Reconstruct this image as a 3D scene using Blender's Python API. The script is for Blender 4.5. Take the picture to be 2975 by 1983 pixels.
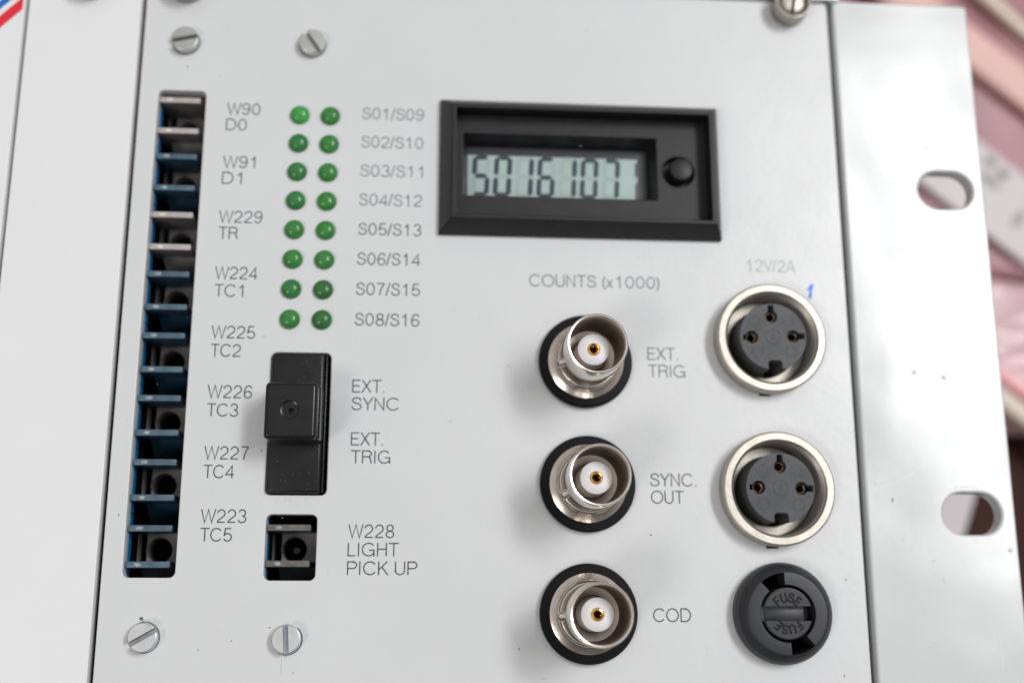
import bpy, bmesh, math, random
from mathutils import Matrix, Vector, noise

# ------------------------------------------------------------------ set-up
for o in list(bpy.data.objects):
    bpy.data.objects.remove(o)
SC = bpy.context.scene
COL = SC.collection
S = 0.001                      # everything below is written in millimetres
rnd = random.Random(7)

# camera -----------------------------------------------------------
cam_d = bpy.data.cameras.new('camera')
cam = bpy.data.objects.new('camera', cam_d)
COL.objects.link(cam)
cam_d.sensor_width = 36.0
cam_d.sensor_fit = 'HORIZONTAL'
cam_d.lens = 39.625
cam_d.clip_start = 0.005
cam_d.clip_end = 50.0
cam.matrix_world = Matrix((
    (0.9971147, -0.0174941, -0.0738661, 22.628 * S),
    (0.0006974, 0.9751521, -0.2215354, -80.163 * S),
    (0.0759062, 0.2208447, 0.9723507, 183.196 * S),
    (0, 0, 0, 1)))
cam_d.dof.use_dof = True
cam_d.dof.focus_distance = 0.174
cam_d.dof.aperture_fstop = 7.8
SC.camera = cam

# world ------------------------------------------------------------
W = bpy.data.worlds.new('World')
SC.world = W
W.use_nodes = True
wn, wl = W.node_tree.nodes, W.node_tree.links
wn.clear()
wo = wn.new('ShaderNodeOutputWorld')
wb = wn.new('ShaderNodeBackground')
wb.inputs['Strength'].default_value = 0.78
tc = wn.new('ShaderNodeTexCoord')
sx = wn.new('ShaderNodeSeparateXYZ')
wl.new(tc.outputs['Generated'], sx.inputs[0])
nz = wn.new('ShaderNodeTexNoise')
nz.inputs['Scale'].default_value = 2.6
nz.inputs['Detail'].default_value = 1.5
wl.new(tc.outputs['Generated'], nz.inputs['Vector'])
mm = wn.new('ShaderNodeMath'); mm.operation = 'MULTIPLY_ADD'
wl.new(nz.outputs['Fac'], mm.inputs[0]); mm.inputs[1].default_value = 0.5
wl.new(sx.outputs['Z'], mm.inputs[2])
cr = wn.new('ShaderNodeValToRGB')
els = cr.color_ramp.elements
els[0].position = 0.0; els[0].color = (0.10, 0.08, 0.07, 1)
els[1].position = 1.0; els[1].color = (1.0, 1.0, 1.02, 1)
for p, c in ((0.25, (0.16, 0.13, 0.115, 1)), (0.5, (0.36, 0.31, 0.275, 1)), (0.78, (0.62, 0.60, 0.58, 1))):
    e = els.new(p); e.color = c
mp = wn.new('ShaderNodeMapRange')
mp.inputs['From Min'].default_value = -0.3
mp.inputs['From Max'].default_value = 1.25
wl.new(mm.outputs[0], mp.inputs['Value'])
wl.new(mp.outputs[0], cr.inputs['Fac'])
# the side where the photographer leans over the rack is darker
my = wn.new('ShaderNodeMapRange')
my.inputs['From Min'].default_value = -0.75
my.inputs['From Max'].default_value = 0.15
my.inputs['To Min'].default_value = 0.30
wl.new(sx.outputs['Y'], my.inputs['Value'])
vm = wn.new('ShaderNodeVectorMath'); vm.operation = 'SCALE'
wl.new(cr.outputs['Color'], vm.inputs[0]); wl.new(my.outputs[0], vm.inputs['Scale'])
wl.new(vm.outputs[0], wb.inputs['Color'])
wl.new(wb.outputs[0], wo.inputs['Surface'])


def area_lamp(name, loc, target, sx_, sy_, power, col):
    d = bpy.data.lights.new(name, 'AREA')
    d.shape = 'RECTANGLE'; d.size = sx_; d.size_y = sy_
    d.energy = power; d.color = col
    o = bpy.data.objects.new(name, d)
    COL.objects.link(o)
    o.location = loc
    o.rotation_euler = (Vector(target) - Vector(loc)).to_track_quat('-Z', 'Y').to_euler()
    return o


area_lamp('ceiling_lamp', (0.74, 0.46, 1.2), (0.05, -0.03, 0), 0.50, 0.22, 6.9, (1.0, 0.995, 1.0))
area_lamp('ceiling_lamp', (0.72, 0.16, 1.2), (0.05, -0.03, 0), 0.50, 0.15, 5.0, (1.0, 0.995, 1.0))
area_lamp('bench_lamp', (-0.60, -0.52, 0.92), (0.05, -0.06, 0), 0.30, 0.30, 3.2, (1.0, 0.96, 0.92))

SC.view_settings.view_transform = 'Standard'
SC.view_settings.look = 'None'
SC.view_settings.exposure = 0.04
SC.view_settings.gamma = 1.0
SC.view_settings.use_curve_mapping = False


# ------------------------------------------------------------------ materials
def mat(name, col, rough=0.5, metal=0.0, bump=0.0, bscale=600.0, var=0.0, vscale=120.0, specks=0.0,
        coat=0.0, sss=0.0, sss_col=None, rvar=0.0, wave=0.0, wscale=25.0, spec=0.5, trans=0.0):
    m = bpy.data.materials.new(name)
    m.use_nodes = True
    n, l = m.node_tree.nodes, m.node_tree.links
    b = n['Principled BSDF']
    b.inputs['Base Color'].default_value = (*col, 1)
    b.inputs['Roughness'].default_value = rough
    b.inputs['Metallic'].default_value = metal
    b.inputs['Specular IOR Level'].default_value = spec
    b.inputs['Coat Weight'].default_value = coat
    b.inputs['Coat Roughness'].default_value = 0.08
    b.inputs['Transmission Weight'].default_value = trans
    if sss:
        b.inputs['Subsurface Weight'].default_value = sss
        b.inputs['Subsurface Radius'].default_value = sss_col or (0.4, 1.0, 0.4)
        b.inputs['Subsurface Scale'].default_value = 0.0012
    t = n.new('ShaderNodeTexCoord')

    def noise_node(scale, detail=3.0):
        x = n.new('ShaderNodeTexNoise')
        x.inputs['Scale'].default_value = scale
        x.inputs['Detail'].default_value = detail
        l.new(t.outputs['Object'], x.inputs['Vector'])
        return x
    if var or specks:
        a = noise_node(vscale, 4)
        r = n.new('ShaderNodeMapRange')
        r.inputs['To Min'].default_value = 1 - var
        r.inputs['To Max'].default_value = 1 + var
        r.inputs['From Min'].default_value = 0.25
        r.inputs['From Max'].default_value = 0.75
        l.new(a.outputs['Fac'], r.inputs['Value'])
        fac = r.outputs[0]
        if specks:
            s1 = noise_node(330.0, 1.0)
            r1 = n.new('ShaderNodeMapRange')
            r1.inputs['From Min'].default_value = 0.80
            r1.inputs['From Max'].default_value = 0.86
            r1.inputs['To Min'].default_value = 1.0
            r1.inputs['To Max'].default_value = 1.0 - specks
            l.new(s1.outputs['Fac'], r1.inputs['Value'])
            mu = n.new('ShaderNodeMath'); mu.operation = 'MULTIPLY'
            l.new(fac, mu.inputs[0]); l.new(r1.outputs[0], mu.inputs[1])
            fac = mu.outputs[0]
        vm = n.new('ShaderNodeVectorMath'); vm.operation = 'SCALE'
        vm.inputs[0].default_value = col
        l.new(fac, vm.inputs['Scale'])
        l.new(vm.outputs[0], b.inputs['Base Color'])
    if rvar:
        a = noise_node(vscale * 1.7, 4)
        r = n.new('ShaderNodeMapRange')
        r.inputs['To Min'].default_value = max(0.02, rough - rvar)
        r.inputs['To Max'].default_value = rough + rvar
        l.new(a.outputs['Fac'], r.inputs['Value'])
        l.new(r.outputs[0], b.inputs['Roughness'])
    last = None
    for amt, sc_, det in ((wave, wscale, 1.0), (bump, bscale, 2.0)):
        if amt:
            a = noise_node(sc_, det)
            bn = n.new('ShaderNodeBump')
            bn.inputs['Strength'].default_value = 1.0
            bn.inputs['Distance'].default_value = amt * S
            l.new(a.outputs['Fac'], bn.inputs['Height'])
            if last:
                l.new(last.outputs[0], bn.inputs['Normal'])
            last = bn
    if last:
        l.new(last.outputs[0], b.inputs['Normal'])
    return m


M = {}
M['panel'] = mat('grey_panel_paint', (0.602, 0.617, 0.629), 0.34, bump=0.022, bscale=850, var=0.025, vscale=45, specks=0.3, wave=0.09, wscale=110, rvar=0.08)
M['panel2'] = mat('pale_panel_paint', (0.72, 0.73, 0.74), 0.42, bump=0.014, bscale=900, var=0.015, vscale=60, specks=0.2, wave=0.05, wscale=110)
M['flange'] = mat('gloss_light_paint', (0.56, 0.58, 0.585), 0.2, bump=0.010, bscale=420, var=0.015, vscale=60, specks=0.2, wave=0.42, wscale=48, rvar=0.07, spec=0.40)
M['alu'] = mat('brushed_aluminium', (0.72, 0.74, 0.70), 0.3, 1.0, bump=0.01, bscale=700)
M['alu_raw'] = mat('raw_aluminium_edge', (0.62, 0.63, 0.57), 0.45, 0.6, bump=0.01, bscale=700)
M['ink'] = mat('legend_ink', (0.045, 0.06, 0.062), 0.6, var=0.25, vscale=500)
M['ink_mid'] = mat('soft_legend_ink', (0.13, 0.16, 0.16), 0.6, var=0.25, vscale=500)
M['ink_worn'] = mat('worn_legend_ink', (0.34, 0.37, 0.37), 0.6, var=0.25, vscale=700)
M['pen'] = mat('blue_pen_ink', (0.03, 0.20, 0.75), 0.5, var=0.3, vscale=900)
M['smudge'] = mat('grey_smudge', (0.49, 0.49, 0.48), 0.6)
M['mark'] = mat('dark_chip_and_shade', (0.10, 0.11, 0.15), 0.6)
M['red'] = mat('red_stripe_print', (0.68, 0.012, 0.03), 0.45)
M['blue'] = mat('blue_stripe_print', (0.005, 0.12, 0.52), 0.45)
M['teal'] = mat('teal_stripe_print', (0.02, 0.22, 0.36), 0.45)
M['black'] = mat('black_textured_plastic', (0.011, 0.011, 0.013), 0.45, bump=0.02, bscale=1500, var=0.2, vscale=400, spec=0.36)
M['black_gloss'] = mat('black_smooth_plastic', (0.008, 0.008, 0.009), 0.26, bump=0.004, bscale=900, var=0.25, vscale=300, rvar=0.08, spec=0.35)
M['charcoal'] = mat('charcoal_plastic', (0.024, 0.026, 0.030), 0.42, bump=0.015, bscale=1200, var=0.15, vscale=350, spec=0.38)
M['fuse_shade'] = mat('shaded_fuse_letters', (0.007, 0.007, 0.008), 0.6, spec=0.2)
M['slate'] = mat('slate_insert_plastic', (0.050, 0.053, 0.060), 0.48, bump=0.02, bscale=900, var=0.3, vscale=300, spec=0.4)
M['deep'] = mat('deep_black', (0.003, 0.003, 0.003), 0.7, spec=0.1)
M['rubber'] = mat('black_washer', (0.003, 0.003, 0.004), 0.3, bump=0.005, bscale=500, spec=0.16)
M['lcd'] = mat('lcd_glass', (0.37, 0.475, 0.45), 0.2, var=0.08, vscale=50)
M['lcd_ghost'] = mat('lcd_unlit_segment', (0.325, 0.42, 0.40), 0.2)
M['lcd_edge'] = mat('lcd_dark_border', (0.03, 0.032, 0.035), 0.3)
M['lcd_seg'] = mat('lcd_segment', (0.022, 0.04, 0.055), 0.35)
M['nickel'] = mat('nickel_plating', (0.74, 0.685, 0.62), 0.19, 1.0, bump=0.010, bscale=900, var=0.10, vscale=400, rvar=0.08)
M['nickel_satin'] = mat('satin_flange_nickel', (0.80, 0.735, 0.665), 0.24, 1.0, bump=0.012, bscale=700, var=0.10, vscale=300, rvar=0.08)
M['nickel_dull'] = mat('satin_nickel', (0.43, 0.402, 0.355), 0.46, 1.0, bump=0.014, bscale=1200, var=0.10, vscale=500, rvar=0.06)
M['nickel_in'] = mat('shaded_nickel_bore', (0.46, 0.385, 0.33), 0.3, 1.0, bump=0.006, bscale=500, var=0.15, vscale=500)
M['zinc'] = mat('zinc_plated_steel', (0.72, 0.73, 0.73), 0.3, 1.0, bump=0.008, bscale=700, var=0.06, vscale=400, rvar=0.08)
M['zinc_old'] = mat('dull_zinc_steel', (0.50, 0.51, 0.48), 0.45, 1.0, bump=0.008, bscale=700, var=0.1, vscale=400)
M['slot_steel'] = mat('shaded_slot_steel', (0.30, 0.33, 0.36), 0.4, 1.0, var=0.25, vscale=900)
M['gold'] = mat('gold_plating', (0.80, 0.48, 0.13), 0.2, 1.0)
M['bronze'] = mat('bronze_contact', (0.28, 0.18, 0.11), 0.32, 1.0)
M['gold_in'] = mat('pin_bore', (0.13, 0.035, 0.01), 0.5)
M['ptfe'] = mat('white_insulator', (0.82, 0.82, 0.83), 0.38, sss=0.25, sss_col=(1, 1, 1))
for k, c in (('led', (0.045, 0.215, 0.05)), ('led_bright', (0.06, 0.32, 0.07)), ('led_dark', (0.038, 0.15, 0.042)), ('led_blue', (0.036, 0.19, 0.056))):
    M[k] = mat('green_lens_' + k, c, 0.19, spec=0.35, sss=0.45, sss_col=(0.25, 1.0, 0.25), var=0.25, vscale=450, coat=0.0)
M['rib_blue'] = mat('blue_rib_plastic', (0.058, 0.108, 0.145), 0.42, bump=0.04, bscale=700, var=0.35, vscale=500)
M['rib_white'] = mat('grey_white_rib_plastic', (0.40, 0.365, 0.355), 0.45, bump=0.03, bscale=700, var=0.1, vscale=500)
M['rib_body_blue'] = mat('shaded_blue_rib_flank', (0.018, 0.045, 0.075), 0.45, var=0.2, vscale=500)
M['rib_body_white'] = mat('shaded_grey_rib_flank', (0.12, 0.11, 0.112), 0.5, var=0.15, vscale=500)
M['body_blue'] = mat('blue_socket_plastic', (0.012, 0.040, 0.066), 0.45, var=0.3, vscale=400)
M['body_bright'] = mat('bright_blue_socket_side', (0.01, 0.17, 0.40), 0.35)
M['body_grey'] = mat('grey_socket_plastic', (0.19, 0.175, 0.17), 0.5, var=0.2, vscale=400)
M['rib_mark'] = mat('pale_rib_mark', (0.24, 0.29, 0.32), 0.5, var=0.4, vscale=1500)
M['rib_mark2'] = mat('cream_rib_mark', (0.62, 0.56, 0.48), 0.5, var=0.2, vscale=1500)
M['dust'] = mat('dusty_rib_plastic', (0.13, 0.115, 0.10), 0.7, bump=0.06, bscale=900, var=0.4, vscale=900)
M['bench'] = mat('dark_brown_bench', (0.045, 0.018, 0.014), 0.6, var=0.3, vscale=40, spec=0.1)
M['rose'] = mat('dusty_rose_film', (0.38, 0.18, 0.20), 0.42, var=0.08, vscale=40)
M['peach'] = mat('peach_pink_foam', (0.80, 0.53, 0.47), 0.6, var=0.05, vscale=60)
M['cream'] = mat('cream_edge', (0.80, 0.70, 0.60), 0.6)
M['palepink'] = mat('pale_pink_film', (0.60, 0.38, 0.41), 0.3, var=0.08, vscale=40)
M['hotpink'] = mat('bright_pink_fold', (0.95, 0.47, 0.50), 0.35)
M['card'] = mat('off_white_card', (0.66, 0.60, 0.61), 0.5, var=0.05, vscale=40)
M['paper'] = mat('light_grey_paper', (0.62, 0.57, 0.59), 0.6)
M['hole'] = mat('grey_mark_on_card', (0.10, 0.10, 0.085), 0.6)
M['grey_mark'] = mat('pale_grey_mark_on_card', (0.36, 0.36, 0.33), 0.6)


# ------------------------------------------------------------------ mesh helpers
def add_box(bm, x0, x1, y0, y1, z0, z1, bev=0.0, seg=2):
    g = bmesh.ops.create_cube(bm, size=1.0)
    vs = g['verts']
    for v in vs:
        v.co = Vector((x0 + (v.co.x + .5) * (x1 - x0), y0 + (v.co.y + .5) * (y1 - y0), z0 + (v.co.z + .5) * (z1 - z0)))
    if bev:
        es = list({e for v in vs for e in v.link_edges})
        bmesh.ops.bevel(bm, geom=es, offset=bev, segments=seg, profile=0.5, affect='EDGES')
    return bm


def box(*a, **k):
    return add_box(bmesh.new(), *a, **k)


def add_lathe(bm, prof, seg=64, cx=0, cy=0, mats=None):
    """prof: (r, z) list; r=0 ends close to a point"""
    rings = []
    for r, z in prof:
        if r < 1e-6:
            rings.append([bm.verts.new((cx, cy, z))])
        else:
            rings.append([bm.verts.new((cx + r * math.cos(2 * math.pi * i / seg), cy + r * math.sin(2 * math.pi * i / seg), z)) for i in range(seg)])
    for k in range(len(rings) - 1):
        a, b = rings[k], rings[k + 1]
        mi = mats[k] if mats else 0
        for i in range(seg):
            j = (i + 1) % seg
            if len(a) == 1 and len(b) == 1:
                continue
            if len(a) == 1:
                f = bm.faces.new((a[0], b[j], b[i]))
            elif len(b) == 1:
                f = bm.faces.new((a[i], a[j], b[0]))
            else:
                f = bm.faces.new((a[i], a[j], b[j], b[i]))
            f.material_index = mi
    return bm


def lathe(prof, **k):
    return add_lathe(bmesh.new(), prof, **k)


def finish(me, ms, smooth=True, angle=35):
    for m in (ms if isinstance(ms, (list, tuple)) else [ms]):
        me.materials.append(M[m] if isinstance(m, str) else m)
    if smooth and not me.get('flat'):
        for p in me.polygons:
            p.use_smooth = True
        me.set_sharp_from_angle(angle=math.radians(angle))
    me.update()


def obj(name, bm, m, parent=None, loc=(0, 0, 0), rotz=0.0, smooth=True, angle=35, fixn=True):
    if isinstance(bm, bpy.types.Mesh):
        me = bm
    else:
        if fixn:
            bmesh.ops.recalc_face_normals(bm, faces=bm.faces)
        for v in bm.verts:
            v.co *= S
        me = bpy.data.meshes.new(name)
        bm.to_mesh(me); bm.free()
    finish(me, m, smooth, angle)
    o = bpy.data.objects.new(name, me)
    COL.objects.link(o)
    o.location = Vector(loc) * S
    o.rotation_euler = (0, 0, rotz)
    if parent:
        o.parent = parent
    return o


def empty(name, loc=(0, 0, 0), parent=None, rotz=0.0):
    o = bpy.data.objects.new(name, None)
    o.empty_display_size = 0.005
    COL.objects.link(o)
    o.location = Vector(loc) * S
    o.rotation_euler = (0, 0, rotz)
    if parent:
        o.parent = parent
    return o


def tag(o, label=None, cat=None, group=None, kind=None):
    if label: o['label'] = label
    if cat: o['category'] = cat
    if group: o['group'] = group
    if kind: o['kind'] = kind
    return o


def baked(o):
    dg = bpy.context.evaluated_depsgraph_get()
    return bpy.data.meshes.new_from_object(o.evaluated_get(dg))


def cut(o, cutters):
    """carve each bmesh (mm, in o's local space) out of o"""
    for c in cutters:
        bmesh.ops.recalc_face_normals(c, faces=c.faces)
        for v in c.verts:
            v.co *= S
        me = bpy.data.meshes.new('c'); c.to_mesh(me); c.free()
        co = bpy.data.objects.new('c', me); COL.objects.link(co)
        co.parent = o
        md = o.modifiers.new('b', 'BOOLEAN'); md.operation = 'DIFFERENCE'; md.object = co; md.solver = 'EXACT'
        bpy.context.view_layer.update()
        new = baked(o)
        o.modifiers.clear()
        old = o.data; o.data = new
        bpy.data.meshes.remove(old)
        bpy.data.objects.remove(co); bpy.data.meshes.remove(me)
    for p in o.data.polygons:
        p.use_smooth = True
    o.data.set_sharp_from_angle(angle=math.radians(14))
    return o


def rrect(x0, x1, y0, y1, r, n=6):
    pts = []
    for cx, cy, a0 in ((x1 - r, y1 - r, 0), (x0 + r, y1 - r, 90), (x0 + r, y0 + r, 180), (x1 - r, y0 + r, 270)):
        for i in range(n + 1):
            a = math.radians(a0 + 90 * i / n)
            pts.append((cx + r * math.cos(a), cy + r * math.sin(a)))
    return pts


def circ(cx, cy, r, n=48):
    return [(cx + r * math.cos(2 * math.pi * i / n), cy + r * math.sin(2 * math.pi * i / n)) for i in range(n)]


def plate_mesh(outlines, z0, z1, bev=0.15):
    """flat plate with holes, from closed outlines, its edges slightly rounded"""
    cu = bpy.data.curves.new('p', 'CURVE')
    cu.dimensions = '2D'; cu.fill_mode = 'BOTH'
    for pts in outlines:
        sp = cu.splines.new('POLY')
        sp.points.add(len(pts) - 1)
        for p, (x, y) in zip(sp.points, pts):
            p.co = (x * S, y * S, 0, 1)
        sp.use_cyclic_u = True
    cu.extrude = ((z1 - z0) / 2 - bev) * S
    cu.bevel_depth = bev * S
    cu.bevel_resolution = 2
    cu.offset = -bev * S
    o = bpy.data.objects.new('p', cu); COL.objects.link(o)
    bpy.context.view_layer.update()
    me = baked(o)
    bpy.data.objects.remove(o); bpy.data.curves.remove(cu)
    bm = bmesh.new(); bm.from_mesh(me)
    bmesh.ops.remove_doubles(bm, verts=bm.verts, dist=1e-6)
    bmesh.ops.recalc_face_normals(bm, faces=bm.faces)
    for v in bm.verts:
        v.co.z += (z0 + z1) / 2 * S
    bm.to_mesh(me); bm.free()
    me.materials.clear()
    me['flat'] = 1
    return me


def arc(cx, cy, rx, ry, a0, a1, n=None):
    n = n or max(6, int(abs(a1 - a0) / 12))
    return [(cx + rx * math.cos(math.radians(a0 + (a1 - a0) * i / n)), cy + ry * math.sin(math.radians(a0 + (a1 - a0) * i / n))) for i in range(n + 1)]


def smooth_path(p, k=5):
    out = []
    for i in range(len(p) - 1):
        p0, p1, p2, p3 = p[max(0, i - 1)], p[i], p[i + 1], p[min(len(p) - 1, i + 2)]
        for j in range(k):
            t = j / k
            out.append(tuple(0.5 * (2 * b + (c - a) * t + (2 * a - 5 * b + 4 * c - d) * t * t + (3 * b - a - 3 * c + d) * t ** 3) for a, b, c, d in zip(p0, p1, p2, p3)))
    return out + [p[-1]]


_six = [arc(.37, .29, .265, .26, 0, 360), arc(.405, .47, .30, .50, 190, 38)]
GLYPH = {                                     # light grotesque capitals as strokes, cap height 1
    '0': ([arc(.37, .5, .275, .465, 0, 360)], .75), '1': ([[(.15, .75), (.26, .765), (.35, .83), (.40, .98)], [(.42, 1), (.42, 0)]], .75),
    '2': ([arc(.37, .68, .27, .285, 172, -28) + [(.50, .44), (.28, .27), (.15, .15), (.10, .045)], [(.07, .045), (.65, .045)]], .75),
    '3': ([arc(.36, .735, .235, .235, 168, -90), arc(.36, .265, .28, .235, 90, -168)], .75),
    '4': ([[(.53, 0), (.53, .95), (.07, .27), (.69, .27)]], .75), '5': ([[(.60, .96), (.19, .96), (.12, .46)] + arc(.36, .315, .28, .275, 148, -160)], .75),
    '6': (_six, .75), '7': ([[(.08, .96), (.62, .96)], smooth_path([(.63, .95), (.47, .68), (.35, .36), (.29, 0)])], .75),
    '8': ([arc(.37, .745, .225, .22, 0, 360), arc(.37, .27, .275, .235, 0, 360)], .75),
    '9': ([[(.74 - x, 1 - y) for x, y in st] for st in _six], .75),
    'A': ([[(.02, 0), (.36, 1), (.70, 0)], [(.14, .33), (.58, .33)]], .74), 'C': ([arc(.47, .5, .405, .465, 38, 322)], .90),
    'D': ([[(.40, .035), (.09, .035), (.09, .965), (.40, .965)] + arc(.40, .5, .36, .465, 90, -90)], .86),
    'E': ([[(.62, .96), (.09, .96), (.09, .04), (.64, .04)], [(.09, .52), (.58, .52)]], .70), 'F': ([[(.60, .96), (.09, .96), (.09, 0)], [(.09, .52), (.54, .52)]], .66),
    'G': ([arc(.47, .5, .405, .465, 40, 338), [(.83, 0), (.83, .45), (.50, .45)]], .94), 'H': ([[(.09, 0), (.09, 1)], [(.65, 0), (.65, 1)], [(.09, .53), (.65, .53)]], .76),
    'I': ([[(.13, 0), (.13, 1)]], .28), 'K': ([[(.09, 0), (.09, 1)], [(.64, 1), (.10, .38)], [(.29, .60), (.68, 0)]], .72),
    'L': ([[(.09, 1), (.09, .04), (.56, .04)]], .60), 'N': ([[(.09, 0), (.09, .96), (.65, .04), (.65, 1)]], .76), 'O': ([arc(.48, .5, .415, .465, 0, 360)], .97),
    'P': ([[(.09, 0), (.09, .96), (.42, .96)] + arc(.42, .72, .23, .24, 90, -90) + [(.09, .48)]], .70),
    'R': ([[(.09, 0), (.09, .96), (.44, .96)] + arc(.44, .735, .23, .225, 90, -90) + [(.09, .51)], smooth_path([(.44, .51), (.60, .43), (.635, .22), (.69, 0)])], .76),
    'S': ([smooth_path([(.63, .70), (.58, .88), (.37, .965), (.16, .88), (.125, .72), (.21, .60), (.37, .535), (.55, .465), (.65, .34), (.62, .15), (.38, .035), (.14, .12), (.075, .31)])], .74),
    'T': ([[(.02, .96), (.68, .96)], [(.35, .96), (.35, 0)]], .70), 'U': ([[(.08, 1), (.08, .34)] + arc(.37, .34, .29, .305, 180, 360) + [(.66, 1)]], .76),
    'V': ([[(.02, 1), (.34, 0), (.66, 1)]], .68), 'W': ([[(.03, 1), (.29, 0), (.55, .98), (.81, 0), (1.07, 1)]], 1.10), 'X': ([[(.03, 1), (.65, 0)], [(.62, 1), (.02, 0)]], .68),
    'Y': ([[(.02, 1), (.33, .45), (.64, 1)], [(.33, .45), (.33, 0)]], .68), '/': ([[(0, -.03), (.27, 1.03)]], .32), '.': ([[(.12, 0), (.12, .10)]], .28),
    '(': ([arc(.48, .40, .36, .66, 125, 235)], .32), ')': ([arc(-.18, .40, .36, .66, 55, -55)], .32), 'x': ([[(.04, .68), (.48, 0)], [(.47, .68), (.03, 0)]], .56), ' ': ([], .30)}


def ribbon(bm, pts, w, z):
    closed = len(pts) > 3 and math.dist(pts[0], pts[-1]) < 1e-3
    if closed:
        pts = pts[:-1]
    n = len(pts)
    L, R = [], []
    for i in range(n):
        p = Vector(pts[i])
        a = Vector(pts[(i - 1) % n]) if closed or i > 0 else None
        b = Vector(pts[(i + 1) % n]) if closed or i < n - 1 else None
        d1 = (p - a).normalized() if a is not None else None
        d2 = (b - p).normalized() if b is not None else None
        d1 = d1 or d2; d2 = d2 or d1
        n1 = Vector((-d1.y, d1.x)); n2 = Vector((-d2.y, d2.x))
        m_ = n1 + n2
        m_ = m_.normalized() if m_.length > 1e-3 else n1
        k = w / 2 / max(0.45, m_.dot(n1))
        L.append(bm.verts.new((p.x + m_.x * k, p.y + m_.y * k, z))); R.append(bm.verts.new((p.x - m_.x * k, p.y - m_.y * k, z)))
    for i in range(n if closed else n - 1):
        j = (i + 1) % n
        bm.faces.new((R[i], R[j], L[j], L[i]))


def text_bm(txt, x0, base, x1=None, cap=2.1, z=0.03, w=0.092):
    """stroke lettering as flat ribbons in mm; width stretched to end at x1"""
    strokes, x = [], 0.0
    for ch in txt:
        g, adv = GLYPH[ch]
        strokes += [[(px + x, py) for px, py in st] for st in g]
        x += adv + 0.03
    xs = [p[0] for st in strokes for p in st]
    a, b = min(xs), max(xs)
    kx = (x1 - x0) / (b - a) if x1 else cap
    bm = bmesh.new()
    for i, st in enumerate(strokes):
        ribbon(bm, [(x0 + (px - a) * kx, base + py * cap) for px, py in st], w * cap, z + 0.004 * (i % 4))
    return bm


def merge(bms):
    out = bmesh.new()
    for b in bms:
        me = bpy.data.meshes.new('m'); b.to_mesh(me); b.free()
        out.from_mesh(me); bpy.data.meshes.remove(me)
    return out


def speck_pts(x, y, rx, ry, r=0.0, n=10):
    c, s_ = math.cos(r), math.sin(r)
    out = []
    for t in range(n):
        a = 2 * math.pi * t / n; w = 1 + 0.35 * rnd.uniform(-1, 1)
        px, py = rx * w * math.cos(a), ry * w * math.sin(a)
        out.append((x + px * c - py * s_, y + px * s_ + py * c))
    return out


def poly_bm(pts, z):
    bm = bmesh.new()
    bm.faces.new([bm.verts.new((x, y, z)) for x, y in pts])
    return bm


def dup(root, loc, rotz=None, parent='same'):
    r = root.copy(); COL.objects.link(r)
    r.location = Vector(loc) * S
    if rotz is not None:
        r.rotation_euler = (0, 0, rotz)
    for ch in list(root.children):
        c = ch.copy(); COL.objects.link(c); c.parent = r
    return r


# ------------------------------------------------------------------ the surface and what lies below
bench = obj('bench_top', box(-500, 600, -500, 500, -130, -107, bev=2), 'bench')
tag(bench, kind='structure')


def rumpled(name, quad, z, amp, scale, m, n=40, thick=0.6, seed=0.0, ridge=None):
    """thin crumpled sheet spanning a four-cornered outline"""
    a, b, c, d = [Vector((*p, 0)) for p in quad]
    bm = bmesh.new()
    g = []
    for j in range(n + 1):
        row = []
        for i in range(n + 1):
            u, v = i / n, j / n
            p = a.lerp(b, u).lerp(d.lerp(c, u), v)
            h = amp * noise.fractal(Vector((p.x * scale, p.y * scale * 1.7, seed)), 0.9, 2.1, 3)
            if ridge:
                h += ridge(p)
            row.append(bm.verts.new((p.x, p.y, z + h)))
        g.append(row)
    for j in range(n):
        for i in range(n):
            bm.faces.new((g[j][i], g[j][i + 1], g[j + 1][i + 1], g[j + 1][i]))
    o = obj(name, bm, m, angle=60)
    md = o.modifiers.new('s', 'SOLIDIFY'); md.thickness = thick * S; md.offset = -1
    bpy.context.view_layer.update()
    me = baked(o); o.modifiers.clear(); o.data = me
    return o


rose = rumpled('pink_film', [(101, 12), (262, -2), (270, 150), (101, 160)], -103.5, 1.6, 0.03, 'rose', seed=3.3)
tag(rose, 'dusty rose plastic film lying on the bench beside the rack', 'plastic film')
pale = rumpled('pink_film', [(101, -36), (255, -40), (262, -2.5), (101, 11.5)], -104.0, 1.7, 0.06, 'palepink', seed=9.1)
tag(pale, 'pale pink crumpled film next to the dark bare bench', 'plastic film')


def bar(name, p0, p1, w, z0, z1, m, bev=1.5):
    d = Vector((p1[0] - p0[0], p1[1] - p0[1])); L = d.length
    o = obj(name, box(0, L, -w / 2, w / 2, z0, z1, bev=bev, seg=3), m, loc=(p0[0], p0[1], 0), rotz=math.atan2(d.y, d.x))
    return o


f1 = bar('foam_strip', (132, 107.0), (232, 24.5), 11.5, -102.0, -98.5, 'peach', bev=1.5)
tag(f1, 'peach pink foam strip lying diagonally over the rose film', 'foam strip')
f2 = bar('foam_strip', (146, 122), (236, 34), 3.4, -102.0, -98.5, 'cream', bev=1.2)
tag(f2, 'narrow cream strip running parallel above the peach foam strip', 'strip')
f3 = bar('foam_strip', (150, -3.6), (205, -47.0), 3.2, -101.5, -98, 'hotpink', bev=1.2)
tag(f3, 'bright pink folded strip on the pale crumpled film', 'strip')
f4 = bar('foam_strip', (156, -15.5), (203, -54.0), 5.0, -100.0, -96, 'cream', bev=1.4)
tag(f4, 'whitish folded strip at the lower edge of the pale film', 'strip')

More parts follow.
